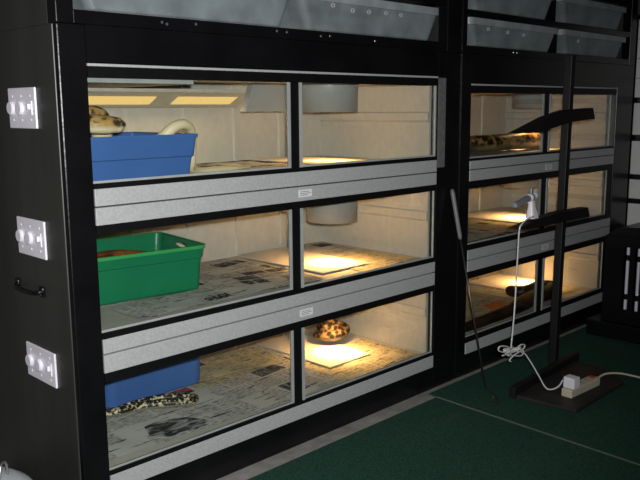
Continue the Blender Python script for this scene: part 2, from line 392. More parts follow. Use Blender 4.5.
def can(t, cx, cy, zb, zt, r, bulb=True):
    pr = [(r * 1.03, zt), (r, zb), (r - 0.003, zb), (r * 1.03 - 0.003, zt - 0.004), (0.02, zt - 0.004), (0.02, zt)]
    o = MB().lathe(pr, (cx, cy, 0), 48, 'z', closed=True).build('lamp_can', GREYM, t, smooth=False)
    for p in o.data.polygons: p.use_smooth = abs(p.normal.z) < 0.5
    if bulb:
        bp = [(0.0, -0.024), (0.014, -0.020), (0.023, -0.006), (0.021, 0.010), (0.012, 0.026), (0.012, 0.05), (0.0, 0.05)]
        b = MB().lathe(bp, (cx, cy, zt - 0.056), 16).build('bulb', BULB, o, smooth=True)
        b['label'] = 'glowing bulb'
    return o
def heat(cx, cy, z, power, zfloor, r=0.112):
    for (nm, pw, sz, bl, col) in (('heat_lamp_light', power, 2 * math.atan(r * 1.10 / (z - zfloor)), 0.6, (1.0, 0.70, 0.36)), ('heat_lamp_spill', power * 1.05, radians(132), 1.0, (1.0, 0.52, 0.18))):
        l = bpy.data.lights.new(nm, 'SPOT'); l.energy = pw; l.color = col; l.spot_size = sz; l.spot_blend = bl; l.shadow_soft_size = 0.02
        o = bpy.data.objects.new(nm, l); COL.objects.link(o); o.location = (cx, cy, z)

def sticker(t, x, z):
    s = MB().box(x - 0.032, x + 0.032, -0.0035, -0.0021, z - 0.013, z + 0.013).build('label_sticker', PINKS, t)
    for k in range(3):
        zz = z + 0.006 - 0.006 * k
        MB().box(x - 0.026, x + (0.02, 0.026, 0.012)[k], -0.0038, -0.0036, zz - 0.001, zz + 0.001).build('printed_line', GRIP, s)

M1 = (1.836, 1.847, 1.886, 1.896); X0, X1 = 1.0838, 2.6825
A, shA, zA = cage('top cage of the nearer stack, lit by two yellow ceiling lamps', X0, X1, 1.06, 2.662, 1.018, 1.038, 1.333, (0.971, 1.023), (1.364, 1.374), M1, None, DALU)
B, shB, zB = cage('middle cage of the nearer stack, the one holding the green tub', X0, X1, 1.06, 2.662, 0.595, 0.600, 0.892, (0.535, 0.581), (0.918, 0.971), M1, None)
Cc, shC, zC = cage('bottom cage of the nearer stack, with a blue tub and speckled snake', X0, X1, 1.06, 2.662, 0.165, 0.170, 0.450, (0.100, 0.156), (0.478, 0.535), M1, None)
M2 = (3.566, 3.578, 3.624, 3.636); Y0, Y1 = 2.9308, 4.377
D_, shD, zD = cage('top cage of the far right stack, behind the upper crossarm', Y0, Y1, 2.91, 4.31, 1.002, 1.016, 1.306, (0.965, 1.005), (1.338, 1.348), M2, None, DALU)
E_, shE, zE = cage('middle cage of the far right stack, behind the white gadget', Y0, Y1, 2.91, 4.31, 0.612, 0.622, 0.880, (0.549, 0.597), (0.914, 0.965), M2, None)
F_, shF, zF = cage('bottom cage of the far right stack, holding a dark brown snake', Y0, Y1, 2.91, 4.31, 0.175, 0.182, 0.462, (0.100, 0.156), (0.496, 0.549), M2, None)
sticker(B, 1.905, 0.945); sticker(Cc, 1.905, 0.506)
sticker(E_, 3.63, 0.938); sticker(F_, 3.63, 0.522)

CANS = [(A, 2.315, 0.28, 1.228, zA, 0.118), (B, 2.285, 0.235, 0.783, zB, 0.105), (Cc, 2.385, 0.30, 0.395, zC, 0.105),
        (D_, 3.96, 0.30, 1.234, zD, 0.105), (E_, 3.87, 0.30, 0.80, zE, 0.105), (F_, 4.13, 0.385, 0.37, zF, 0.105)]
for i, (t, cx, cy, zb, zt, r) in enumerate(CANS):
    can(t, cx, cy, zb, zt - 0.0005, r)
    heat(cx, cy, zt - 0.086, (8.0, 15, 17, 10, 11, 13)[i], (1.018, 0.6, 0.17, 1.05, 0.62, 0.18)[i])

# fluorescent hood with two yellow windows and grey panels under the ceiling of the top cage
hood = MB().prism([(0.49, 1.3195), (0.495, 1.308), (0.515, 1.300), (0.615, 1.251), (0.66, 1.251), (0.67, 1.3195)], 'x', 1.075, 2.10).build('light_hood', SHELL, A)
def slope_z(y): return 1.300 - (y - 0.515) * 0.49
for (a, b_) in ((1.30, 1.648), (1.745, 2.035)):
    q = MB().prism([(0.531, slope_z(0.531) - 0.0005), (0.531, slope_z(0.531) - 0.003), (0.585, slope_z(0.585) - 0.003), (0.585, slope_z(0.585) - 0.0005)], 'x', a, b_).build('lamp_window', GLOWP, hood)
    q['label'] = 'glowing yellow lamp window'
MB().box(1.075, 1.46, 0.03, 0.675, 1.3205, 1.3445).build('ceiling_panel', GREYD, A, bevel=0.002)
MB().prism([(1.985, 1.232), (2.27, 1.232), (2.27, 1.3445), (2.03, 1.3445)], 'y', 0.42, 0.455).build('heater_hood', GREYM, A, bevel=0.002)
l = bpy.data.lights.new('ceiling_lamp_light', 'AREA'); l.shape = 'RECTANGLE'; l.size = 0.7; l.size_y = 0.05; l.energy = 0.9; l.color = (1, .72, .36)
o = bpy.data.objects.new('ceiling_lamp_light', l); COL.objects.link(o); o.location = (1.66, 0.545, 1.272); o.rotation_euler = (radians(-20), 0, 0)

# ------------------------------------------------------------------ paper on the cage floors
NEWS = [newsprint('newsprint_%d' % i, i * 3.1 + 1.7, d, s_) for i, (d, s_) in enumerate([(0.35, 1.0), (0.9, 0.9), (0.5, 1.2), (1.4, 0.8), (0.15, 1.1)])]
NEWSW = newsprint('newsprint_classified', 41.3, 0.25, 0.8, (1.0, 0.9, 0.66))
def sheet(label, x, y, z, w, d, rz, mat, group=None, wav=0.002, lim=None):
    """a spread of newspaper: thin, gently wavy, with a fold across the middle"""
    nx, ny = 18, 12; vs = []; fs = []
    rr = random.Random(int(x * 1000 + y * 100))
    ph = [rr.uniform(0, 6) for _ in range(4)]
    for j in range(ny + 1):
        for i in range(nx + 1):
            u = (i / nx - 0.5) * w; v = (j / ny - 0.5) * d
            h = wav * (1 + 0.6 * sin(u * 17 + ph[0]) * cos(v * 19 + ph[1]) + 0.4 * sin(u * 31 + v * 23 + ph[2])) - 0.5 * wav * math.exp(-(u / 0.006) ** 2)
            c_, s_ = cos(rz), sin(rz); X = x + u * c_ - v * s_; Y = y + u * s_ + v * c_
            lx = (1.068, 2.626) if x < 2.8 else (2.918, 4.296)
            X = min(max(X, lx[0]), lx[1]); Y = min(max(Y, 0.030), 0.668)
            u2, v2 = (X - x) * c_ + (Y - y) * s_, -(X - x) * s_ + (Y - y) * c_
            vs.append((u2, v2, max(h, 0.0003)))
    for j in range(ny):
        for i in range(nx):
            a = j * (nx + 1) + i; fs.append((a, a + 1, a + nx + 2, a + nx + 1))
    n = len(vs); vs += [(p[0], p[1], p[2] + 0.0006) for p in vs]
    fs2 = [tuple(i + n for i in f) for f in fs]
    edge = []
    per = [i for i in range(nx)] + [nx + j * (nx + 1) for j in range(ny)] + [ny * (nx + 1) + i for i in range(nx, 0, -1)] + [j * (nx + 1) for j in range(ny, 0, -1)]
    for k in range(len(per)):
        a, b_ = per[k], per[(k + 1) % len(per)]; edge.append((a, b_, b_ + n, a + n))
    mb = MB(); mb.add(vs, [f[::-1] for f in fs] + fs2 + edge)
    o = mb.build('newspaper_sheet', mat, None, smooth=False); o.location = (x, y, z); o.rotation_euler = (0, 0, rz)
    return tag(o, label, 'newspaper', group)
z3 = 0.1653
G = 'newspaper lining the cage floors'
s31 = sheet('newspaper with a large grey picture, under the speckled snake at bottom left', 1.40, 0.20, z3 + 0.0110, 0.58, 0.31, -0.03, NEWS[0])
s32 = sheet('newspaper spread behind and under the blue tub in the bottom cage', 1.38, 0.50, z3, 0.60, 0.34, 0.05, NEWS[1])
s33 = sheet('newspaper between blue tub and mullion on the bottom cage floor', 1.90, 0.20, z3 + 0.0055, 0.48, 0.34, 0.08, NEWS[2])
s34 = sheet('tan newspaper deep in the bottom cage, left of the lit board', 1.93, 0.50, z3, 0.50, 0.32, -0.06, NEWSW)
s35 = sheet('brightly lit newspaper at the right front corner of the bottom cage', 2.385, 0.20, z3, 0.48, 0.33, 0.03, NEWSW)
s36 = sheet('newspaper under the brown coiled snake beside the lit board', 2.40, 0.515, z3, 0.44, 0.28, -0.04, NEWS[4])
z2 = 0.5953
s21 = sheet('newspaper with a large price, in front of the green tub', 1.50, 0.132, z2 + 0.0110, 0.54, 0.19, 0.04, NEWS[4], wav=0.0021)
s22 = sheet('newspaper under the green tub in the middle cage', 1.36, 0.47, z2, 0.56, 0.36, -0.06, NEWS[0])
s23 = sheet('creased newspaper beside the mullion on the middle cage floor', 1.875, 0.20, z2 + 0.0055, 0.38, 0.30, -0.20, NEWS[3], wav=0.0021)
s24 = sheet('newspaper at the back of the middle cage, right of the green tub', 1.86, 0.49, z2, 0.42, 0.34, 0.10, NEWS[1])
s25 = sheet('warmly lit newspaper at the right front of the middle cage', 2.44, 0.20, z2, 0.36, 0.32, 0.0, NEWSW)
s26 = sheet('newspaper against the back right corner of the middle cage', 2.47, 0.53, z2, 0.30, 0.26, 0.0, NEWS[1])
z1 = 1.0183
sheet('newspaper below the tail of the cream snake in the top cage', 1.68, 0.20, z1, 0.44, 0.32, 0.02, NEWS[4])
sheet('newspaper with dark pictures at the back of the top cage', 1.92, 0.51, z1, 0.50, 0.30, -0.06, NEWS[3])
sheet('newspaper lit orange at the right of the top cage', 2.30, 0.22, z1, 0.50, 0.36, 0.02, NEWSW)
zf = 0.6123
sheet('newspaper with dark scraps in the far middle cage, left half', 3.17, 0.22, zf, 0.48, 0.36, 0.08, NEWS[3])
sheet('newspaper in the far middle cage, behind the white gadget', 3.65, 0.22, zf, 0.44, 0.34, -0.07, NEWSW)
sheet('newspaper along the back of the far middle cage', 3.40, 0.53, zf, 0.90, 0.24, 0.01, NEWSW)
zg = 0.1753
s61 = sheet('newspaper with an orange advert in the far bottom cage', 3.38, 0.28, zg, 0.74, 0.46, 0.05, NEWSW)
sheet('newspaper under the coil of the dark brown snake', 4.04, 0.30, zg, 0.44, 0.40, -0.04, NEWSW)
zd = 1.0023
sheet('newspaper under the blotched snake in the far top cage', 3.40, 0.30, zd, 0.90, 0.44, 0.0, NEWS[4])

def flat_patch(name, mat, parent, pts, z, thick=0.0005):
    o = MB().prism(pts, 'z', z, z + thick).build(name, mat, parent); return o
# prints that stand out on the sheets
ZT = 0.1653 + 0.0110 + 0.0050
flat_patch('printed_picture', DARKP, s31, [(1.321, 0.190), (1.371, 0.200), (1.430, 0.180), (1.476, 0.155), (1.509, 0.083), (1.480, 0.066), (1.435, 0.061), (1.375, 0.066), (1.339, 0.056), (1.295, 0.112)], ZT)
flat_patch('printed_advert', REDP, s32, [(1.60, 0.412), (1.655, 0.383), (1.665, 0.40), (1.61, 0.43)], 0.1705)
flat_patch('printed_advert', ORGP, s61, [(3.478, 0.26), (3.50, 0.29), (3.55, 0.27), (3.601, 0.289), (3.673, 0.246), (3.57, 0.194), (3.50, 0.20), (3.444, 0.176)], zg + 0.0053)
cu = bpy.data.curves.new('price', 'FONT'); cu.body = '$50/'; cu.size = 0.060; cu.extrude = 0.0003; cu.offset = 0.0022
to = bpy.data.objects.new('printed_price', cu); COL.objects.link(to)
me = bpy.data.meshes.new_from_object(to.evaluated_get(bpy.context.evaluated_depsgraph_get()))
COL.objects.unlink(to); bpy.data.objects.remove(to)
price = bpy.data.objects.new('printed_price', me); me.materials.clear(); me.materials.append(INK); COL.objects.link(price)
price.location = (1.512, 0.046, 0.6118); price.rotation_euler = (0, 0, 0.16); adopt(price, s21)

# pale boards under the lamps
def board(label, x0, x1, y0, y1, z, rz=0):
    t = MB().box(-(x1 - x0) / 2, (x1 - x0) / 2, -(y1 - y0) / 2, (y1 - y0) / 2, 0, 0.004).build('basking_board', TILE, None, bevel=0.001)
    t.location = ((x0 + x1) / 2, (y0 + y1) / 2, z); t.rotation_euler = (0, 0, rz)
    return tag(t, label, 'board', 'pale boards under the heat lamps')
board('pale flat board lit white under the lamp in the middle near cage', 2.108, 2.385, 0.115, 0.66, 0.6007)
board('pale flat board lit white in front of the brown coiled snake', 2.212, 2.468, 0.18, 0.668, 0.1707)
board('pale board lit by the lamp in the top near cage', 2.16, 2.44, 0.10, 0.62, 1.0240)
board('pale board lit behind the dark brown snake, far bottom cage', 3.90, 4.24, 0.26, 0.66, 0.1812)
board('pale board lit behind the white gadget, far middle cage', 3.70, 4.02, 0.20, 0.60, 0.6182)

# ------------------------------------------------------------------ tubs inside the cages
def open_tub(name, label, cat, loc, rz, w, d, h, mat, rimmat, taper=0.03, r=0.04, step=None, t=0.003, rim=0.012, rimh=0.012, hole=False, group=None):
    T = thing(name, label, cat, loc, group, rz)
    hw, hd = w / 2 - rim, d / 2 - rim
    def at(f, ins=0.0):
        return hw - taper * (1 - f) - ins, hd - taper * (1 - f) - ins
    rings = []
    b = at(0)
    rings.append(rrect(b[0] - 0.012, b[1] - 0.012, max(r - 0.012, 0.01), 0.0)); rings.append(rrect(b[0] - 0.003, b[1] - 0.003, r, 0.004)); rings.append(rrect(*at(0.06), r, h * 0.06))
    if step:
        a = at(step); rings.append(rrect(a[0], a[1], r, h * step)); rings.append(rrect(a[0] + 0.007, a[1] + 0.007, r + 0.005, h * step + 0.004))
        a = at(1, -0.007); rings.append(rrect(a[0] , a[1], r + 0.005, h - 0.001))
        ins = -0.007
    else:
        rings.append(rrect(*at(0.5), r, h * 0.5)); rings.append(rrect(*at(1), r, h - 0.001)); ins = 0
    a = at(1, t + ins); rings.append(rrect(a[0], a[1], r, h - 0.001))
    if step: a = at(step, t - 0.004); rings.append(rrect(a[0], a[1], r, h * step))
    else: a = at(0.5, t); rings.append(rrect(a[0], a[1], r, h * .5))
    a = at(0.03, t); rings.append(rrect(a[0], a[1], r, 0.005))
    body = MB().rings(rings).build('tub_body', mat, None)
    if hole:
        c = MB().lathe([(0.0, hw - 0.05), (0.011, hw - 0.05), (0.011, hw + 0.05), (0.0, hw + 0.05)], (0, 0, 0), 16, 'x').build('cutter', mat)
        for v_ in c.data.vertices: v_.co.y *= 4.2; v_.co.z += h * 0.865
        bo = body.modifiers.new('b', 'BOOLEAN'); bo.operation = 'DIFFERENCE'; bo.object = c; bo.solver = 'EXACT'
        bpy.context.view_layer.update()
        me_ = bpy.data.meshes.new_from_object(body.evaluated_get(bpy.context.evaluated_depsgraph_get()))
        body.modifiers.clear(); body.data = me_; bpy.data.objects.remove(c)
    adopt_local(body, T)
    a0 = at(1, t + ins); 
    rr_ = [rrect(a0[0], a0[1], r, h - 0.0005), rrect(w / 2, d / 2, r + 0.008, h - 0.0005), rrect(w / 2, d / 2, r + 0.008, h - rimh), rrect(w / 2 - 0.002, d / 2 - 0.002, r + 0.006, h - rimh),
           rrect(w / 2 - 0.003, d / 2 - 0.003, r + 0.006, h - 0.004), rrect(a0[0] + t, a0[1] + t, r, h - 0.004)]
    rr_ = [rr_[0], rr_[5], rr_[4], rr_[3], rr_[2], rr_[1], rr_[0]]
    rm = MB().rings(rr_, False, False)
    for i_ in range(len(rm.v)): rm.v[i_] = (rm.v[i_][0], rm.v[i_][1], rm.v[i_][2] + 0.003)
    rmo = rm.build('tub_rim', rimmat, None); adopt_local(rmo, T)
    return T
open_tub('plastic_tub', 'open blue plastic tub at top left, with snake over its rim', 'tub', (1.2775, 0.235, 1.0240), 0.0, 0.412, 0.395, 0.141, BLUE, BLUE, taper=0.014, r=0.010, step=0.5)
open_tub('plastic_tub', 'open green plastic tub with a handle slot, in the middle cage', 'tub', (1.425, 0.428, 0.6012), radians(-7), 0.46, 0.38, 0.165, GREEN, GREENR, taper=0.012, r=0.022, step=0.72, hole=True)
open_tub('plastic_tub', 'blue plastic tub with rounded corners, behind the speckled snake', 'tub', (1.5285, 0.5345, 0.1711), 0.0, 0.462, 0.262, 0.17, BLUE, BLUE, taper=0.005, r=0.045)

# ------------------------------------------------------------------ snakes
def snake(label, pts, radii, mat, flat=0.92, n=16, sub=10, eyes=False):
    """radii: (fraction of length, radius) pairs; one continuous body, uv.x metres along, uv.y around"""
    P = catmull(pts, sub); m = len(P)
    ln = [0.0]
    for i in range(1, m): ln.append(ln[-1] + (P[i] - P[i - 1]).length)
    def rad(f):
        for (a, ra), (b_, rb) in zip(radii, radii[1:]):
            if f <= b_:
                t = (f - a) / max(1e-6, b_ - a); t = t * t * (3 - 2 * t); return ra + (rb - ra) * t
        return radii[-1][1]
    T = [(P[min(i + 1, m - 1)] - P[max(i - 1, 0)]).normalized() for i in range(m)]
    vs = []; fs = []; uvs = []
    for i in range(m):
        r = rad(ln[i] / ln[-1])
        ref = Vector((0, 0, 1)) if abs(T[i].z) < 0.85 else Vector((-1, 0, 0.2)).normalized()
        if i == 0: up = ref
        up = (up * 0.85 + ref * 0.15); up = (up - T[i] * up.dot(T[i])).normalized(); sd = T[i].cross(up)
        for k in range(n):
            a = 2 * pi * k / n; vs.append(P[i] + sd * cos(a) * r + up * sin(a) * r * flat)
    for i in range(m - 1):
        for k in range(n):
            j = (k + 1) % n; fs.append((i * n + k, i * n + j, (i + 1) * n + j, (i + 1) * n + k)); uvs.append([(ln[i], k / n), (ln[i], (k + 1) / n), (ln[i + 1], (k + 1) / n), (ln[i + 1], k / n)])
    fs.append(tuple(range(n))[::-1]); uvs.append([(0, 0.25)] * n)
    fs.append(tuple((m - 1) * n + k for k in range(n))); uvs.append([(ln[-1], 0.25)] * n)
    me_ = bpy.data.meshes.new('snake'); me_.from_pydata([tuple(v) for v in vs], [], fs)
    ul = me_.uv_layers.new(name='UVMap')
    for p, us in zip(me_.polygons, uvs):
        p.use_smooth = True
        for li, u in zip(p.loop_indices, us): ul.data[li].uv = u
    me_.materials.append(mat)
    o = bpy.data.objects.new('snake', me_); COL.objects.link(o)
    tag(o, label, 'snake')
    if eyes:
        i = max(2, int(m * eyes)); r = rad(ln[i] / ln[-1])
        sd = T[i].cross(Vector((0, 0, 1))).normalized()
        for s in (-1, 1):
            c = P[i] + sd * s * r * 0.8 + Vector((0, 0, r * 0.45))
            MB().lathe([(0, -r * .17), (r * .15, -r * .08), (r * .15, r * .08), (0, r * .17)], tuple(c), 10).build('eye', INK, o, smooth=True)
    return o
SK1 = snake_skin('gold_brown_python', [(0.46, (0.035, 0.025, 0.014)), (0.53, (0.13, 0.09, 0.045)), (0.60, (0.36, 0.20, 0.045)), (0.72, (0.42, 0.27, 0.10))], (0.74, 0.62, 0.38), scale=(34, 5), fade=0.80)
SK2 = snake_skin('chestnut_snake', [(0.3, (0.02, 0.01, 0.008)), (0.5, (0.12, 0.035, 0.012)), (0.7, (0.30, 0.09, 0.02))], (0.3, 0.16, 0.08), scale=(14, 5))
SK3 = snake_skin('speckled_black_snake', [(0.30, (0.012, 0.011, 0.010)), (0.635, (0.020, 0.017, 0.013)), (0.67, (0.25, 0.19, 0.10)), (0.76, (0.62, 0.54, 0.36))], (0.30, 0.26, 0.17), scale=(75, 5))
SK4 = snake_skin('brown_banded_boa', [(0.50, (0.004, 0.0025, 0.002)), (0.575, (0.008, 0.005, 0.003)), (0.615, (0.06, 0.034, 0.014)), (0.74, (0.17, 0.11, 0.05))], (0.10, 0.07, 0.04), scale=(44, 5), rough=0.8)
SK5 = snake_skin('blotched_python', [(0.46, (0.010, 0.007, 0.005)), (0.55, (0.04, 0.022, 0.010)), (0.61, (0.20, 0.10, 0.03)), (0.72, (0.34, 0.20, 0.07))], (0.22, 0.16, 0.08), scale=(24, 5))
SK6 = snake_skin('dark_brown_snake', [(0.44, (0.008, 0.004, 0.003)), (0.58, (0.018, 0.008, 0.005)), (0.72, (0.04, 0.016, 0.009))], (0.03, 0.016, 0.010), scale=(12, 5))

BODY = [(0, 0.006), (0.012, 0.020), (0.05, 0.030), (0.085, 0.024), (0.13, 0.030), (0.3, 0.040), (0.5, 0.030), (0.62, 0.016), (0.85, 0.012), (1, 0.003)]
snake('golden brown python with cream belly, draped over the blue tub rim at top left',
      [(1.222, 0.060, 1.197), (1.20, 0.062, 1.200), (1.135, 0.075, 1.204), (1.112, 0.13, 1.212), (1.14, 0.165, 1.224), (1.185, 0.150, 1.226), (1.212, 0.170, 1.20), (1.225, 0.21, 1.13),
       (1.20, 0.26, 1.082), (1.24, 0.32, 1.078), (1.31, 0.30, 1.078), (1.35, 0.20, 1.085), (1.385, 0.14, 1.13), (1.408, 0.11, 1.170), (1.432, 0.10, 1.190), (1.465, 0.10, 1.196), (1.500, 0.115, 1.180), (1.524, 0.14, 1.13), (1.530, 0.150, 1.075),
       (1.545, 0.175, 1.042), (1.60, 0.195, 1.034), (1.68, 0.200, 1.034), (1.76, 0.200, 1.033), (1.84, 0.22, 1.032)],
      [(0, 0.015), (0.012, 0.025), (0.04, 0.030), (0.09, 0.031), (0.18, 0.032), (0.30, 0.034), (0.5, 0.030), (0.58, 0.022), (0.64, 0.018), (0.70, 0.015), (0.76, 0.012), (0.9, 0.010), (1, 0.004)], SK1, eyes=0.035)
ring = [(1.40 + 0.105 * cos(a), 0.424 + 0.080 * sin(a), 0.650 + 0.0078 * a) for a in [k * 0.7 for k in range(0, 16)]]
snake('chestnut brown snake coiled inside the green tub', ring, [(0, 0.004), (0.08, 0.018), (0.3, 0.034), (0.7, 0.034), (0.93, 0.022), (0.975, 0.026), (1, 0.008)], SK2)
snake('black snake with pale yellow speckles, in front of the blue tub on bottom newspaper',
      [(1.20, 0.385, 0.199), (1.26, 0.355, 0.200), (1.32, 0.330, 0.200), (1.385, 0.325, 0.200), (1.44, 0.30, 0.200), (1.50, 0.262, 0.200), (1.55, 0.236, 0.199), (1.575, 0.258, 0.198), (1.55, 0.30, 0.197), (1.49, 0.345, 0.197), (1.40, 0.370, 0.197), (1.30, 0.376, 0.196)],
      [(0, 0.014), (0.2, 0.0165), (0.45, 0.0175), (0.6, 0.016), (0.66, 0.015), (0.8, 0.013), (1, 0.004)], SK3)
coil = [(2.480 + (0.088 - 0.0045 * a) * cos(a) + 0.006 * sin(2.3 * a), 0.432 + (0.066 - 0.003 * a) * sin(a), 0.2068 + 0.0045 * (a - 1.2)) for a in [1.2 + k * 0.62 for k in range(0, 17)]]
snake('brown banded boa coiled behind the lit board in the bottom cage', coil + [(2.455, 0.42, 0.272), (2.405, 0.41, 0.264)],
      [(0, 0.004), (0.1, 0.016), (0.3, 0.028), (0.75, 0.030), (0.92, 0.021), (0.955, 0.020), (0.975, 0.022), (1, 0.008)], SK4)
snake('orange and black blotched python lying along the far top cage floor',
      [(2.99, 0.36, 1.054), (3.12, 0.32, 1.054), (3.25, 0.29, 1.055), (3.40, 0.32, 1.056), (3.55, 0.28, 1.056), (3.70, 0.30, 1.056), (3.86, 0.28, 1.056), (4.00, 0.30, 1.055), (4.10, 0.36, 1.052), (4.08, 0.46, 1.050), (3.95, 0.50, 1.048), (3.75, 0.47, 1.046), (3.55, 0.49, 1.044), (3.38, 0.47, 1.04), (3.24, 0.48, 1.035)],
      [(0, 0.030), (0.1, 0.044), (0.4, 0.049), (0.6, 0.042), (0.9, 0.024), (1, 0.006)], SK5)
snake('dark brown snake along the front glass of the far bottom cage',
      [(2.97, 0.050, 0.209), (3.10, 0.048, 0.211), (3.25, 0.052, 0.213), (3.40, 0.056, 0.216), (3.53, 0.066, 0.221), (3.68, 0.085, 0.226), (3.82, 0.082, 0.227), (3.93, 0.105, 0.227), (3.955, 0.150, 0.227), (3.90, 0.180, 0.227), (3.82, 0.178, 0.227), (3.76, 0.195, 0.227), (3.745, 0.25, 0.222), (3.79, 0.29, 0.215), (3.86, 0.29, 0.21)],
      [(0, 0.024), (0.12, 0.029), (0.28, 0.034), (0.42, 0.043), (0.75, 0.044), (0.88, 0.036), (0.95, 0.028), (0.98, 0.024), (1, 0.010)], SK6)

# ------------------------------------------------------------------ tub racks on top, and their cloudy tubs
def tub_rack(label, x0, x1, posts, shelves, zbot, zt, screws):
    t = thing('tub_rack', label, 'rack', (x0, 0, zbot))
    for (a, b_) in posts:
        MB().box(a, b_, 0.0, 0.05, zbot, zt).build('upright', BLACK, t, bevel=0.003)
        MB().box(a, b_, 0.50, 0.55, zbot, zt).build('upright', BLACK, t, bevel=0.003)
        MB().box(a, a + 0.018, 0.05, 0.50, zbot, zt).build('side_board', BLACKW, t)
    xs = posts[0][1], posts[-1][0]
    for k, (a, b_) in enumerate(shelves):
        MB().box(xs[0], xs[1], 0.004, 0.55, a, b_).build('shelf', BLACK, t, bevel=0.002)
    MB().box(xs[0], xs[1], 0.55, 0.565, zbot, zt).build('back_panel', BLACKW, t)
    for (sx, sz) in screws:
        MB().lathe([(0, -0.003), (0.0035, -0.002), (0.005, 0.0)], (sx, 0.004, sz), 10, 'y').build('screw', STEEL, t)
    return t
tub_rack('black shelf of cloudy tubs standing on the nearer cage stack', 0.999, 2.845, [(1.0, 1.052), (2.745, 2.845)], [(1.4765, 1.5135), (1.662, 1.69)], 1.4755, 2.1,
         [(1.335, 1.498), (1.352, 1.494), (1.457, 1.501), (1.789, 1.501), (1.834, 1.500), (1.997, 1.496), (2.043, 1.499), (2.287, 1.494)])
TR2 = tub_rack('two tier black shelf of cloudy tubs standing on the far cage stack', 2.853, 4.59, [(2.854, 2.888), (4.515, 4.59)], [(1.4765, 1.509), (1.632, 1.662), (1.80, 1.83)], 1.4755, 2.1, [(3.27, 1.494), (3.30, 1.494)])
MB().box(3.694, 3.7035, 0.02, 0.55, 1.5095, 1.6315).build('divider', BLACK, TR2)
MB().box(3.668, 3.6775, 0.02, 0.55, 1.6625, 1.7995).build('divider', BLACK, TR2)
def store_tub(label, xa, xb, z, h, lip=0.035, holes=(), y0=-0.004, d=0.46):
    """xa..xb at the base of the front; walls flare to the rim"""
    fl = 0.045
    T = thing('storage_tub', label, 'tub', ((xa + xb) / 2, y0 + d / 2, z), 'cloudy storage tubs on the racks')
    hw = (xb - xa) / 2; hd = d / 2 - 0.02
    t = 0.003
    MBb = MB().rings([rrect(hw - 0.006, hd - 0.006, 0.02, 0.0), rrect(hw, hd, 0.025, 0.005), rrect(hw + fl, hd + 0.012, 0.03, h - 0.028), rrect(hw + fl - t, hd + 0.012 - t, 0.03, h - 0.028), rrect(hw - t, hd - t, 0.025, 0.008), rrect(hw - 0.02, hd - 0.02, 0.01, 0.007)])
    b = MBb.build('tub_body', TUBP, None); adopt_local(b, T)
    r0 = [(hw + fl - t, hd + 0.012 - t, h - 0.029), (hw + fl + lip, hd + 0.019, h - 0.029), (hw + fl + lip, hd + 0.019, h), (hw + fl + lip - 0.004, hd + 0.016, h), (hw + fl + lip - 0.006, hd + 0.014, h - 0.024), (hw + fl - t, hd + 0.012 - t, h - 0.024), (hw + fl - t, hd + 0.012 - t, h - 0.029)]
    r = MB().rings([rrect(a, c, 0.03, q) for a, c, q in r0], False, False).build('tub_rim', TUBR, None); adopt_local(r, T)
    for hx, hz in holes:
        f = (hz - z) / (h - 0.028); yy = y0 + 0.02 - 0.012 * f
        ring_ = [(0.006, -0.003), (0.009, -0.003), (0.009, 0.001), (0.006, 0.001)]
        MB().lathe(ring_, (hx, yy, hz), 12, 'y', closed=True).build('vent_ring', ALUP, b)
    return T
store_tub('cloudy tub at top left on the nearer rack, above the header', 1.106, 1.825, 1.514, 0.14, lip=0.005, holes=[])
store_tub('cloudy tub with a row of ringed vent holes, right end of the nearer rack', 1.945, 2.645, 1.514, 0.132, lip=0.006, holes=[(2.059, 1.607), (2.164, 1.597), (2.253, 1.599), (2.351, 1.603), (2.441, 1.602)])
store_tub('cloudy tub with vent holes, lower shelf left of the far rack', 2.968, 3.625, 1.5095, 0.12, lip=0.018, holes=[(3.06, 1.588), (3.22, 1.583), (3.36, 1.58)], y0=-0.002)
store_tub('cloudy tub on the lower shelf of the far rack, right end', 3.795, 4.40, 1.5095, 0.12, lip=0.03, holes=[(3.9, 1.58)], y0=-0.002)
store_tub('cloudy tub on the upper shelf of the far rack, left end', 2.968, 3.585, 1.6625, 0.13, lip=0.018, y0=-0.002)
store_tub('cloudy tub on the upper shelf of the far rack, right end', 3.765, 4.385, 1.6625, 0.13, lip=0.03, y0=-0.002)
def liner(label, x, y, z, w, d, h, mat, seed):
    nx, ny = 14, 8; rr = random.Random(seed); vs = []; fs = []
    for j in range(ny + 1):
        for i in range(nx + 1):
            e = min(i, nx - i, j, ny - j) > 0
            vs.append(((i / nx - 0.5) * w, (j / ny - 0.5) * d, (0.15 + rr.random() * 0.85) * h if e else 0.002))
    for j in range(ny):
        for i in range(nx):
            a = j * (nx + 1) + i; fs.append((a, a + 1, a + nx + 2, a + nx + 1))
    per = [i for i in range(nx)] + [nx + j * (nx + 1) for j in range(ny)] + [ny * (nx + 1) + i for i in range(nx, 0, -1)] + [j * (nx + 1) for j in range(ny, 0, -1)]
    n = len(vs); vs += [(vs[i][0], vs[i][1], 0) for i in per]
    fs += [(per[k], per[(k + 1) % len(per)], n + (k + 1) % len(per), n + k) for k in range(len(per))] + [tuple(range(n, n + len(per)))[::-1]]
    mb = MB(); mb.add(vs, fs); o = mb.build('paper_liner', mat); o.location = (x, y, z)
    return tag(o, label, 'paper')
liner('crumpled pale paper inside the top left cloudy tub', 1.27, 0.20, 1.5225, 0.32, 0.26, 0.035, PAPERL, 3)
liner('crumpled paper inside the tub with the row of vent holes', 2.08, 0.18, 1.5225, 0.24, 0.22, 0.03, PAPERO, 5)
liner('straw coloured bedding in the lower left tub of the far rack', 3.13, 0.16, 1.518, 0.27, 0.18, 0.028, PAPERO, 7)
liner('tan bedding in the upper left tub of the far rack', 3.25, 0.16, 1.671, 0.5, 0.2, 0.045, PAPERO, 9)

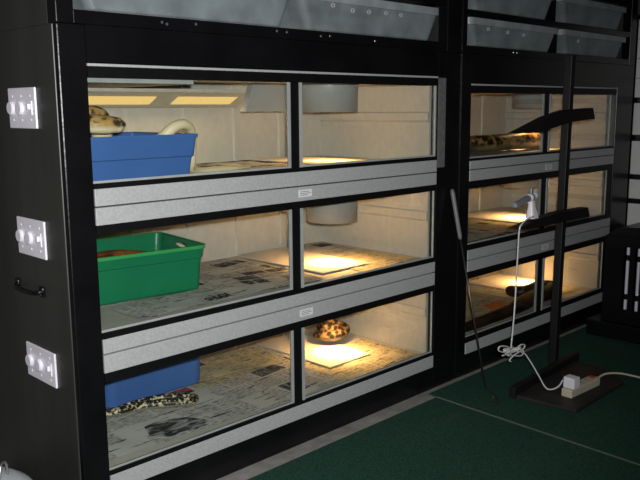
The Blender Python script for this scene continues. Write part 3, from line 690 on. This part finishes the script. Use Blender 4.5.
# ------------------------------------------------------------------ stand with two crossarms
ST = thing('crossarm_stand', 'black wooden stand with two tapered crossarms on a flat dark base board', 'stand', (3.24, -0.30, 0.008))
MB().prism([(2.845, -0.605), (3.30, -0.60), (3.42, -0.45), (3.42, -0.304), (2.82, -0.341)], 'z', 0.0085, 0.024).build('base_board', BOARDW, ST, bevel=0.003)
MB().prism([(2.812, -0.340), (3.47, -0.300), (3.47, -0.270), (2.812, -0.310)], 'z', 0.0085, 0.056).build('base_beam', STANDW, ST, bevel=0.003)
def sweep4(pts, hx, hy):
    return MB().rings([[(x - hx, y - hy, z), (x + hx, y - hy, z), (x + hx, y + hy, z), (x - hx, y + hy, z)] for x, y, z in pts])
sweep4([(3.275, -0.264, 0.0085), (3.309, -0.264, 1.47)], 0.0175, 0.0175).build('post', STANDW, ST, bevel=0.002)
def arm(poly, y0, y1):
    return MB().prism(poly, 'y', y0, y1).build('crossarm', STANDW, ST, bevel=0.002)
arm([(2.775, 1.138), (2.95, 1.136), (3.24, 1.176), (3.455, 1.186), (3.430, 1.236), (3.19, 1.228), (3.02, 1.200)], -0.325, -0.282)
arm([(2.785, 0.745), (2.905, 0.732), (3.19, 0.732), (3.455, 0.730), (3.430, 0.776), (3.20, 0.780), (3.01, 0.771)], -0.325, -0.282)

# white gun-shaped gadget standing on the lower arm, with its cord
GD = thing('hair_dryer', 'white gun-shaped electric dryer with silver barrel, upright on the lower crossarm', 'dryer', (2.965, -0.305, 0.763))
AX = Vector((0.985, 0.0, 0.17)).normalized()
def barrel(prof, c0, name, mat, parent, n=24):
    rs = []; u = AX.cross(Vector((0, 1, 0))).normalized(); w = Vector((0, 1, 0))
    for r, h in prof:
        c = Vector(c0) + AX * h
        rs.append([tuple(c + u * r * cos(2 * pi * k / n) + w * r * sin(2 * pi * k / n)) for k in range(n)])
    return MB().rings(rs).build(name, mat, parent, smooth=False, bevel=0.001)
bc = (2.812, -0.305, 0.842)
noz = barrel([(0.006, 0.012), (0.011, 0.012), (0.0135, 0.0), (0.0135, 0.02), (0.012, 0.03), (0.015, 0.11)], bc, 'nozzle', SILVER, GD)
barrel([(0.0155, 0.110), (0.0175, 0.115), (0.0175, 0.160), (0.013, 0.172)], bc, 'motor_housing', WHITE, GD)
barrel([(0.019, 0.125), (0.019, 0.137)], bc, 'trim_ring', SILVER, GD)
MB().prism([(2.934, 0.866), (2.952, 0.868), (2.952, 0.905), (2.940, 0.905)], 'y', -0.310, -0.300).build('hanging_loop', SILVER, GD, bevel=0.002)
MB().rings([rrect(0.030, 0.020, 0.012, 0.7725, 4, 2.957, -0.305), rrect(0.026, 0.017, 0.012, 0.795, 4, 2.955, -0.305), rrect(0.017, 0.012, 0.010, 0.825, 4, 2.950, -0.305), rrect(0.014, 0.010, 0.009, 0.858, 4, 2.947, -0.305)]).build('handle', WHITE, GD, bevel=0.002)
cord = [(2.95, -0.315, 0.785), (2.91, -0.334, 0.786), (2.86, -0.338, 0.781), (2.815, -0.340, 0.765), (2.803, -0.337, 0.735), (2.800, -0.335, 0.60), (2.793, -0.335, 0.42), (2.785, -0.333, 0.30), (2.78, -0.333, 0.238)]
for k in range(8):
    a = k * 2.2
    cord.append((2.745 + 0.035 * cos(a) * 1.4 + 0.006 * k, -0.338 + 0.018 * sin(a * 1.3), 0.232 + 0.016 * sin(a) + 0.004 * cos(3 * a)))
cord += [(2.845, -0.345, 0.212), (2.89, -0.36, 0.165), (2.93, -0.385, 0.09), (2.945, -0.41, 0.042), (2.957, -0.435, 0.038), (2.970, -0.458, 0.055), (2.985, -0.468, 0.082)]
co = MB().tube(catmull(cord, 6), 0.0033, 8).build('power_cord', WHITEC, GD, smooth=True)
b1 = [(2.78, -0.337, 0.238), (2.72, -0.345, 0.265), (2.672, -0.345, 0.275), (2.668, -0.343, 0.258), (2.72, -0.343, 0.238), (2.78, -0.342, 0.225), (2.83, -0.34, 0.225), (2.866, -0.34, 0.212), (2.85, -0.343, 0.195), (2.80, -0.343, 0.205), (2.73, -0.345, 0.228), (2.69, -0.347, 0.232)]
MB().tube(catmull(b1, 6), 0.0031, 8).build('cord_bundle', WHITEC, co, smooth=True)
b2 = [(2.79, -0.341, 0.232), (2.83, -0.35, 0.248), (2.862, -0.35, 0.238), (2.84, -0.349, 0.222), (2.78, -0.349, 0.215), (2.745, -0.348, 0.20), (2.76, -0.347, 0.19)]
MB().tube(catmull(b2, 6), 0.0031, 8).build('cord_bundle', WHITEC, co, smooth=True)

# power strip on the base board
PS = thing('power_strip', 'beige power strip with a red switch, lying on the stand base board', 'power strip', (3.06, -0.515, 0.0245), None, radians(-3))
def loc_box(b, name, mat, parent, bevel=0.003):
    o = MB().box(*b).build(name, mat, None, bevel=bevel); o.parent = parent; return o
body = loc_box((-0.120, 0.120, -0.025, 0.025, 0.0, 0.038), 'strip_body', BEIGE, PS, 0.006)
sw = loc_box((0.075, 0.103, -0.011, 0.011, 0.0383, 0.044), 'rocker_switch', RED, PS, 0.002); sw['label'] = 'red rocker switch'
for k in range(3):
    so = loc_box((-0.06 + k * 0.042, -0.03 + k * 0.042, -0.015, 0.015, 0.0382, 0.0392), 'socket', BEIGE, PS, 0.0)
    for s in (-1, 1): loc_box((-0.052 + k * 0.042, -0.038 + k * 0.042, s * 0.006 - 0.001, s * 0.006 + 0.001, 0.0393, 0.0396), 'socket_slot', INK, so, 0.0)
pc = catmull([(3.178, -0.521, 0.045), (3.21, -0.523, 0.049), (3.26, -0.533, 0.055), (3.32, -0.565, 0.05), (3.37, -0.62, 0.036), (3.43, -0.72, 0.0145), (3.49, -0.88, 0.0135), (3.52, -1.1, 0.0135)], 8)
MB().tube(pc, 0.0048, 8).build('power_cord', BEIGE, PS, smooth=True)
pl = MB().box(-0.024, 0.024, -0.026, 0.026, 0, 0.048).build('plug_block', WHITE, None, bevel=0.004)
pl.location = (2.972, -0.514, 0.0632); pl.rotation_euler = (0, 0, radians(-3)); bpy.context.view_layer.update(); adopt(pl, GD)

# snake hook leaning on the stile between the racks
HK = thing('snake_hook', 'thin snake hook with grey grip, leaning on the post between the cage stacks', 'hook', (2.81, -0.19, 0.008))
top = Vector((2.773, -0.018, 0.892)); bot = Vector((2.813, -0.192, 0.018))
def along(a, b_, t): return a + (b_ - a) * t
MB().tube([along(top, bot, t) for t in (0.0, 0.02, 0.12, 0.235, 0.25)], [0.007, 0.010, 0.0095, 0.0095, 0.006], 12).build('grip', GRIP, HK, smooth=True)
MB().tube([along(top, bot, t) for t in (0.25, 0.6, 1.0)] , 0.0042, 8).build('shaft', DSTEEL, HK, smooth=True)
hk = catmull([tuple(bot), (2.808, -0.215, 0.0128), (2.770, -0.275, 0.0125), (2.715, -0.315, 0.0125), (2.690, -0.318, 0.0125), (2.692, -0.306, 0.014), (2.712, -0.296, 0.026), (2.716, -0.295, 0.040)], 6)
MB().tube(hk, 0.0032, 8).build('hook_end', DSTEEL, HK, smooth=True)

# ------------------------------------------------------------------ right hand side
DR = thing('drawer_rack', 'tall rack of pale grey drawers with black shelves, at the far right', 'rack', (4.9, -0.3, 0))
zb_ = [(0.05, 0.28), (0.31, 0.46), (0.49, 0.66), (0.69, 0.806), (0.836, 1.036), (1.072, 1.26), (1.292, 1.742)]
fr = MB(); 
MB().box(4.64, 5.16, 0.012, 0.03, 0.0085, 1.77).build('side_panel', BLACK, DR)
MB().box(4.64, 5.16, -0.82, -0.80, 0.0085, 1.77).build('side_panel', BLACK, DR)
MB().box(5.14, 5.16, -0.80, 0.012, 0.0085, 1.77).build('back_panel', BLACK, DR)
prev = 0.0085
for (a, b_) in zb_ + [(1.77, 1.77)]:
    MB().box(4.625, 5.14, -0.80, 0.012, prev + 0.0005, a - 0.0005).build('shelf', BLACK, DR, bevel=0.002); prev = b_
for (a, b_) in zb_:
    d = MB().box(4.632, 5.10, -0.798, 0.010, a, b_).build('drawer', DRAWER, DR, bevel=0.004)
    if b_ - a > 0.3:
        for q in (0.25, 0.5, 0.75): MB().box(4.6305, 4.6325, -0.79, 0.005, a + (b_ - a) * q - 0.002, a + (b_ - a) * q + 0.002).build('groove', GRIP, d)
    else: MB().box(4.628, 4.6325, -0.5, -0.3, a + (b_ - a) * .62, a + (b_ - a) * .70).build('handle', GRIP, d)

BC = thing('slotted_cabinet', 'low black cabinet with white tubes in its slots, at the right edge', 'cabinet', (4.1, -0.4, 0.008))
MB().box(3.935, 4.30, -0.80, -0.10, 0.0085, 0.095).build('plinth', BLACK, BC, bevel=0.006)
MB().box(3.985, 4.28, -0.78, -0.175, 0.10, 0.565).build('body', BLACK, BC)
fy = [-0.175, -0.279, -0.311, -0.338, -0.370, -0.397, -0.429, -0.78]
for k in range(0, len(fy) - 1, 2):
    MB().box(3.955, 3.985, fy[k + 1], fy[k], 0.10, 0.565).build('front_board', BLACK, BC)
for k in range(1, len(fy) - 1, 2):
    MB().box(3.955, 3.985, fy[k + 1], fy[k], 0.10, 0.175).build('front_board', BLACK, BC); MB().box(3.955, 3.985, fy[k + 1], fy[k], 0.512, 0.565).build('front_board', BLACK, BC)
    yc = (fy[k] + fy[k + 1]) / 2
    tb = MB().lathe([(0, 0.176), (0.008, 0.176), (0.008, 0.511), (0, 0.511)], (3.972, yc, 0), 12).build('white_tube', WHITE, BC, smooth=False)
    for zz in (0.245, 0.455): MB().lathe([(0, zz - 0.015), (0.010, zz - 0.015), (0.010, zz + 0.015), (0, zz + 0.015)], (3.972, yc, 0), 12).build('tube_clip', BLACK, tb)
MB().prism([(-0.175, 0.565), (-0.245, 0.612), (-0.40, 0.625), (-0.78, 0.625), (-0.78, 0.565)], 'x', 3.955, 4.28).build('top_board', BLACK, BC, bevel=0.003)

BK = thing('lidded_bucket', 'pale lidded bucket with a wire loop, cut off at the bottom left corner', 'bucket', (0.565, -0.30, 0.008))
MB().lathe([(0.0, 0.0085), (0.115, 0.0085), (0.120, 0.012), (0.140, 0.375), (0.137, 0.378), (0.0, 0.378)], (0.565, -0.30, 0), 40).build('bucket_body', BEIGE, BK, smooth=False)
MB().lathe([(0.0, 0.3785), (0.146, 0.3785), (0.148, 0.392), (0.140, 0.400), (0.110, 0.420), (0.06, 0.432), (0.0, 0.435)], (0.565, -0.30, 0), 40).build('lid', plain('pale_lid', (0.36, 0.38, 0.38), 0.5, var=0.05), BK, smooth=True)
MB().tube(catmull([(0.625, -0.345, 0.426), (0.632, -0.338, 0.455), (0.642, -0.330, 0.462), (0.652, -0.322, 0.452), (0.656, -0.315, 0.424)], 6), 0.003, 8).build('wire_loop', STEEL, BK, smooth=True)

# ------------------------------------------------------------------ camera
F = 774.38; PT = 0.1692245; RO = -0.0073157; YA = 0.7803664
fw = Vector((sin(YA) * cos(PT), cos(YA) * cos(PT), -sin(PT))); rt = Vector((cos(YA), -sin(YA), 0)); up = rt.cross(fw)
Rr = rt * cos(RO) + up * sin(RO); Uu = -rt * sin(RO) + up * cos(RO)
cam = bpy.data.cameras.new('camera'); cam.sensor_width = 36; cam.sensor_fit = 'HORIZONTAL'; cam.lens = F * 36 / 640; cam.clip_start = 0.05
co_ = bpy.data.objects.new('camera', cam); COL.objects.link(co_)
M = Matrix(((Rr.x, Uu.x, -fw.x, 0), (Rr.y, Uu.y, -fw.y, -2.0), (Rr.z, Uu.z, -fw.z, 1.246), (0, 0, 0, 1)))
co_.matrix_world = M; S.camera = co_

# the camera's own flash, just above the lens
l = bpy.data.lights.new('camera_flash', 'SPOT'); l.energy = 300; l.spot_size = radians(90); l.spot_blend = 1.0; l.shadow_soft_size = 0.02; l.color = (0.98, 0.98, 1.0)
fo = bpy.data.objects.new('camera_flash', l); COL.objects.link(fo)
pos = Vector((0, -2.0, 1.246)) + Uu * 0.06 + Rr * 0.03 + fw * 0.01
aim = fw + Rr * ((205 - 320) / F) + Uu * ((240 - 235) / F)          # the flash head points a little left
fo.location = pos; fo.rotation_euler = aim.to_track_quat('-Z', 'Y').to_euler()

w = bpy.data.worlds.new('world'); S.world = w; w.use_nodes = True
w.node_tree.nodes['Background'].inputs[0].default_value = (0.8, 0.85, 1, 1); w.node_tree.nodes['Background'].inputs[1].default_value = 0.02
S.view_settings.view_transform = 'Standard'; S.view_settings.look = 'None'; S.view_settings.exposure = 0.0; S.view_settings.gamma = 1; S.view_settings.use_curve_mapping = False
